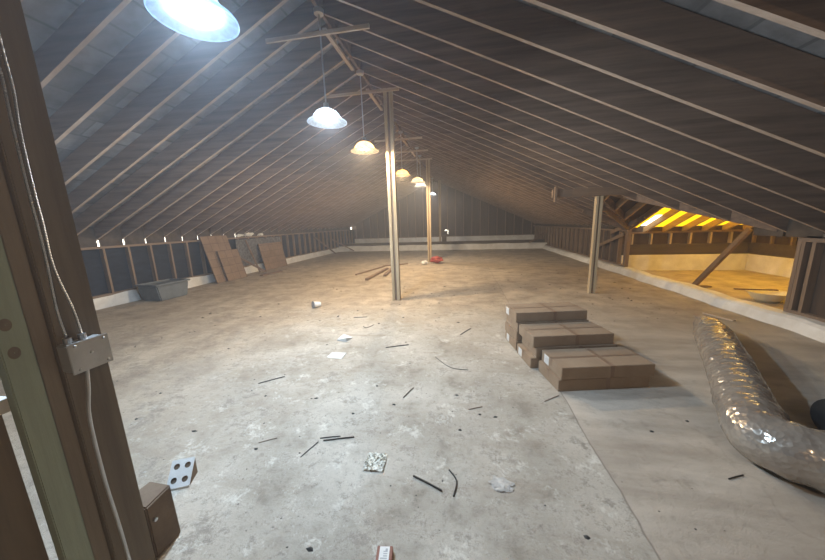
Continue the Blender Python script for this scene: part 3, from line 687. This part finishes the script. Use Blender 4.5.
tag(obj('clear_wrapper', crumple(MB(), .045, 9, 3, (1.3, .9, .07), .7), M_film, loc=(.22, 1.46, 0)), 'crumpled clear film on the floor right of the curved wire', 'wrapper')
t = thing('small_packet', 'rust red packet with a white label cut off at the bottom of the photo', 'packet', (-.335, .99, 0), (0, 0, .12))
obj('packet_body', MB().box(-.035, .035, -.14, .05, 0, .03), M_rust, t, bevel=.003)
l = obj('paper_label', MB().box(-.022, .022, -.14, .045, .030, .0315), M_paper, t)
pm = MB()
for k in range(6): pm.box(-.004 if k < 3 else -.016, .014, .022 - k * .009, .026 - k * .009, .0315, .0319)
pm.box(.004, .014, .026, .036, .0315, .0319); obj('print', pm, M_ink, l)
tag(obj('shopping_bag', crumple(MB(), .17, 2, 3, (1.3, .9, .6), .5), M_red, loc=(-.92, 10.66, 0)), 'crumpled red plastic bag at the foot of the second post', 'bag')
tag(obj('paper_scrap', crumple(MB(), .10, 6, 3, (1.2, .9, .6), .5), M_paper, loc=(-1.32, 10.40, 0)), 'white crumpled paper against the red bag by the second post', 'paper')
STK = [((-.94, 1.655), (-.74, 1.715), .009, 'dark strip left of the foil wrapper, nearer of two touching ones'), ((-.975, 1.675), (-.84, 1.712), .007, 'dark strip left of the foil wrapper, farther of two touching ones'), ((-.28, 1.45), (-.11, 1.375), .011, 'dark strip on the floor right of the foil wrapper'),
       ((-1.91, 2.29), (-1.73, 2.44), .008, 'dark stick between the foreground post and the paper scraps'), ((-.49, 2.22), (-.43, 2.38), .009, 'short dark stick near the middle of the floor, left of the long curved wire'),
       ((-.90, 3.21), (-.64, 3.32), .010, 'dark stick right of the paper scraps'), ((.66, 2.30), (.80, 2.40), .006, 'thin twig touching the front corner of the carton stack'),
       ((.05, 2.12), (.16, 2.17), .006, 'thin twig lying well in front of the carton stack'), ((1.46, 1.66), (1.56, 1.70), .007, 'small dark chip on the right membrane in front of the duct'),
       ((-1.38, 1.58), (-1.28, 1.64), .005, 'long thin twig on the left behind the perforated plate'), ((-1.02, 1.50), (-.97, 1.64), .006, 'pale scratch-like straw left of the dark double strip'),
       ((-1.7, 4.3), (-1.5, 4.35), .010, 'dark splinter in front of the nearest post on its left'), ((-.02, 3.7), (.12, 3.95), .009, 'dark splinter halfway between nearest post and cartons')]
for (a, b, r, lb) in STK:
    c = Vector(((a[0] + b[0]) / 2, (a[1] + b[1]) / 2, 0)); z = r * .5
    d = (Vector((*b, 0)) - Vector((*a, 0))); n_ = Vector((-d.y, d.x, 0)).normalized() * d.length * .012
    pts = [Vector((*a, z)) - c, Vector((0, 0, z)) + n_, Vector((*b, z)) - c]
    tag(obj('twig', MB().tube(catmull(pts, .03), r * .5, 6), M_black if 'dark' in lb else M_debris, loc=c), lb, 'stick')
def wire(pts, r, lb):
    c = Vector((pts[1][0], pts[1][1], 0)); pp = catmull([Vector((*p, r)) - c for p in pts], .02)
    tag(obj('bent_wire', MB().tube(pp, r, 6), M_black, loc=c), lb, 'wire')
wire([(-.075, 1.52), (-.03, 1.45), (-.045, 1.35)], .0045, 'short curved black wire beside the dark strip at the bottom centre')
wire([(-.29, 3.02), (-.12, 2.80), (.06, 2.76)], .003, 'long curved thin wire in the middle of the floor left of the cartons')
wire([(-1.42, 3.92), (-1.35, 3.86), (-1.28, 4.0)], .004, 'small bent wire in front of the nearest post')
# crumbs: nobody could count them
cr_ = MB(); random.seed(11)
for i in range(700):
    x = random.uniform(-4.5, 3.4) ; y = random.uniform(.9, 9.5)
    if .4 < x < 1.8 and 2.2 < y < 3.9: continue
    if x > 1.6 and 1.2 < y < 4.4: continue
    if x < -1.25 and y < 1.2: continue
    if -3.3 < x < -1.7 and y > 7.2: continue
    if -1.45 < x < -1.05 and 5.2 < y < 5.6 or -1.8 < x < -1.4 and 4.15 < y < 4.5 or -1.05 < x < -.7 and 1.55 < y < 1.85 or -.2 < x < .2 and 3.6 < y < 4: continue
    r = random.choice((.003, .004, .004, .005, .007, .012)) * (1 if y < 4 else 1.5)
    a = random.uniform(0, 6.28); e = random.uniform(.6, 2.6)
    pts = [(x + math.cos(a + k * 1.257) * r * (e if k % 2 else 1), y + math.sin(a + k * 1.257) * r, 0) for k in range(5)]
    o = len(cr_.v); cr_.v += pts + [(x, y, r * .7)]; cr_.f += [(o + k, o + (k + 1) % 5, o + 5) for k in range(5)]
o = obj('crumbs', cr_, M_stone); tag(o, 'dark crumbs and grit scattered over the pale floor', 'debris'); o['kind'] = 'stuff'
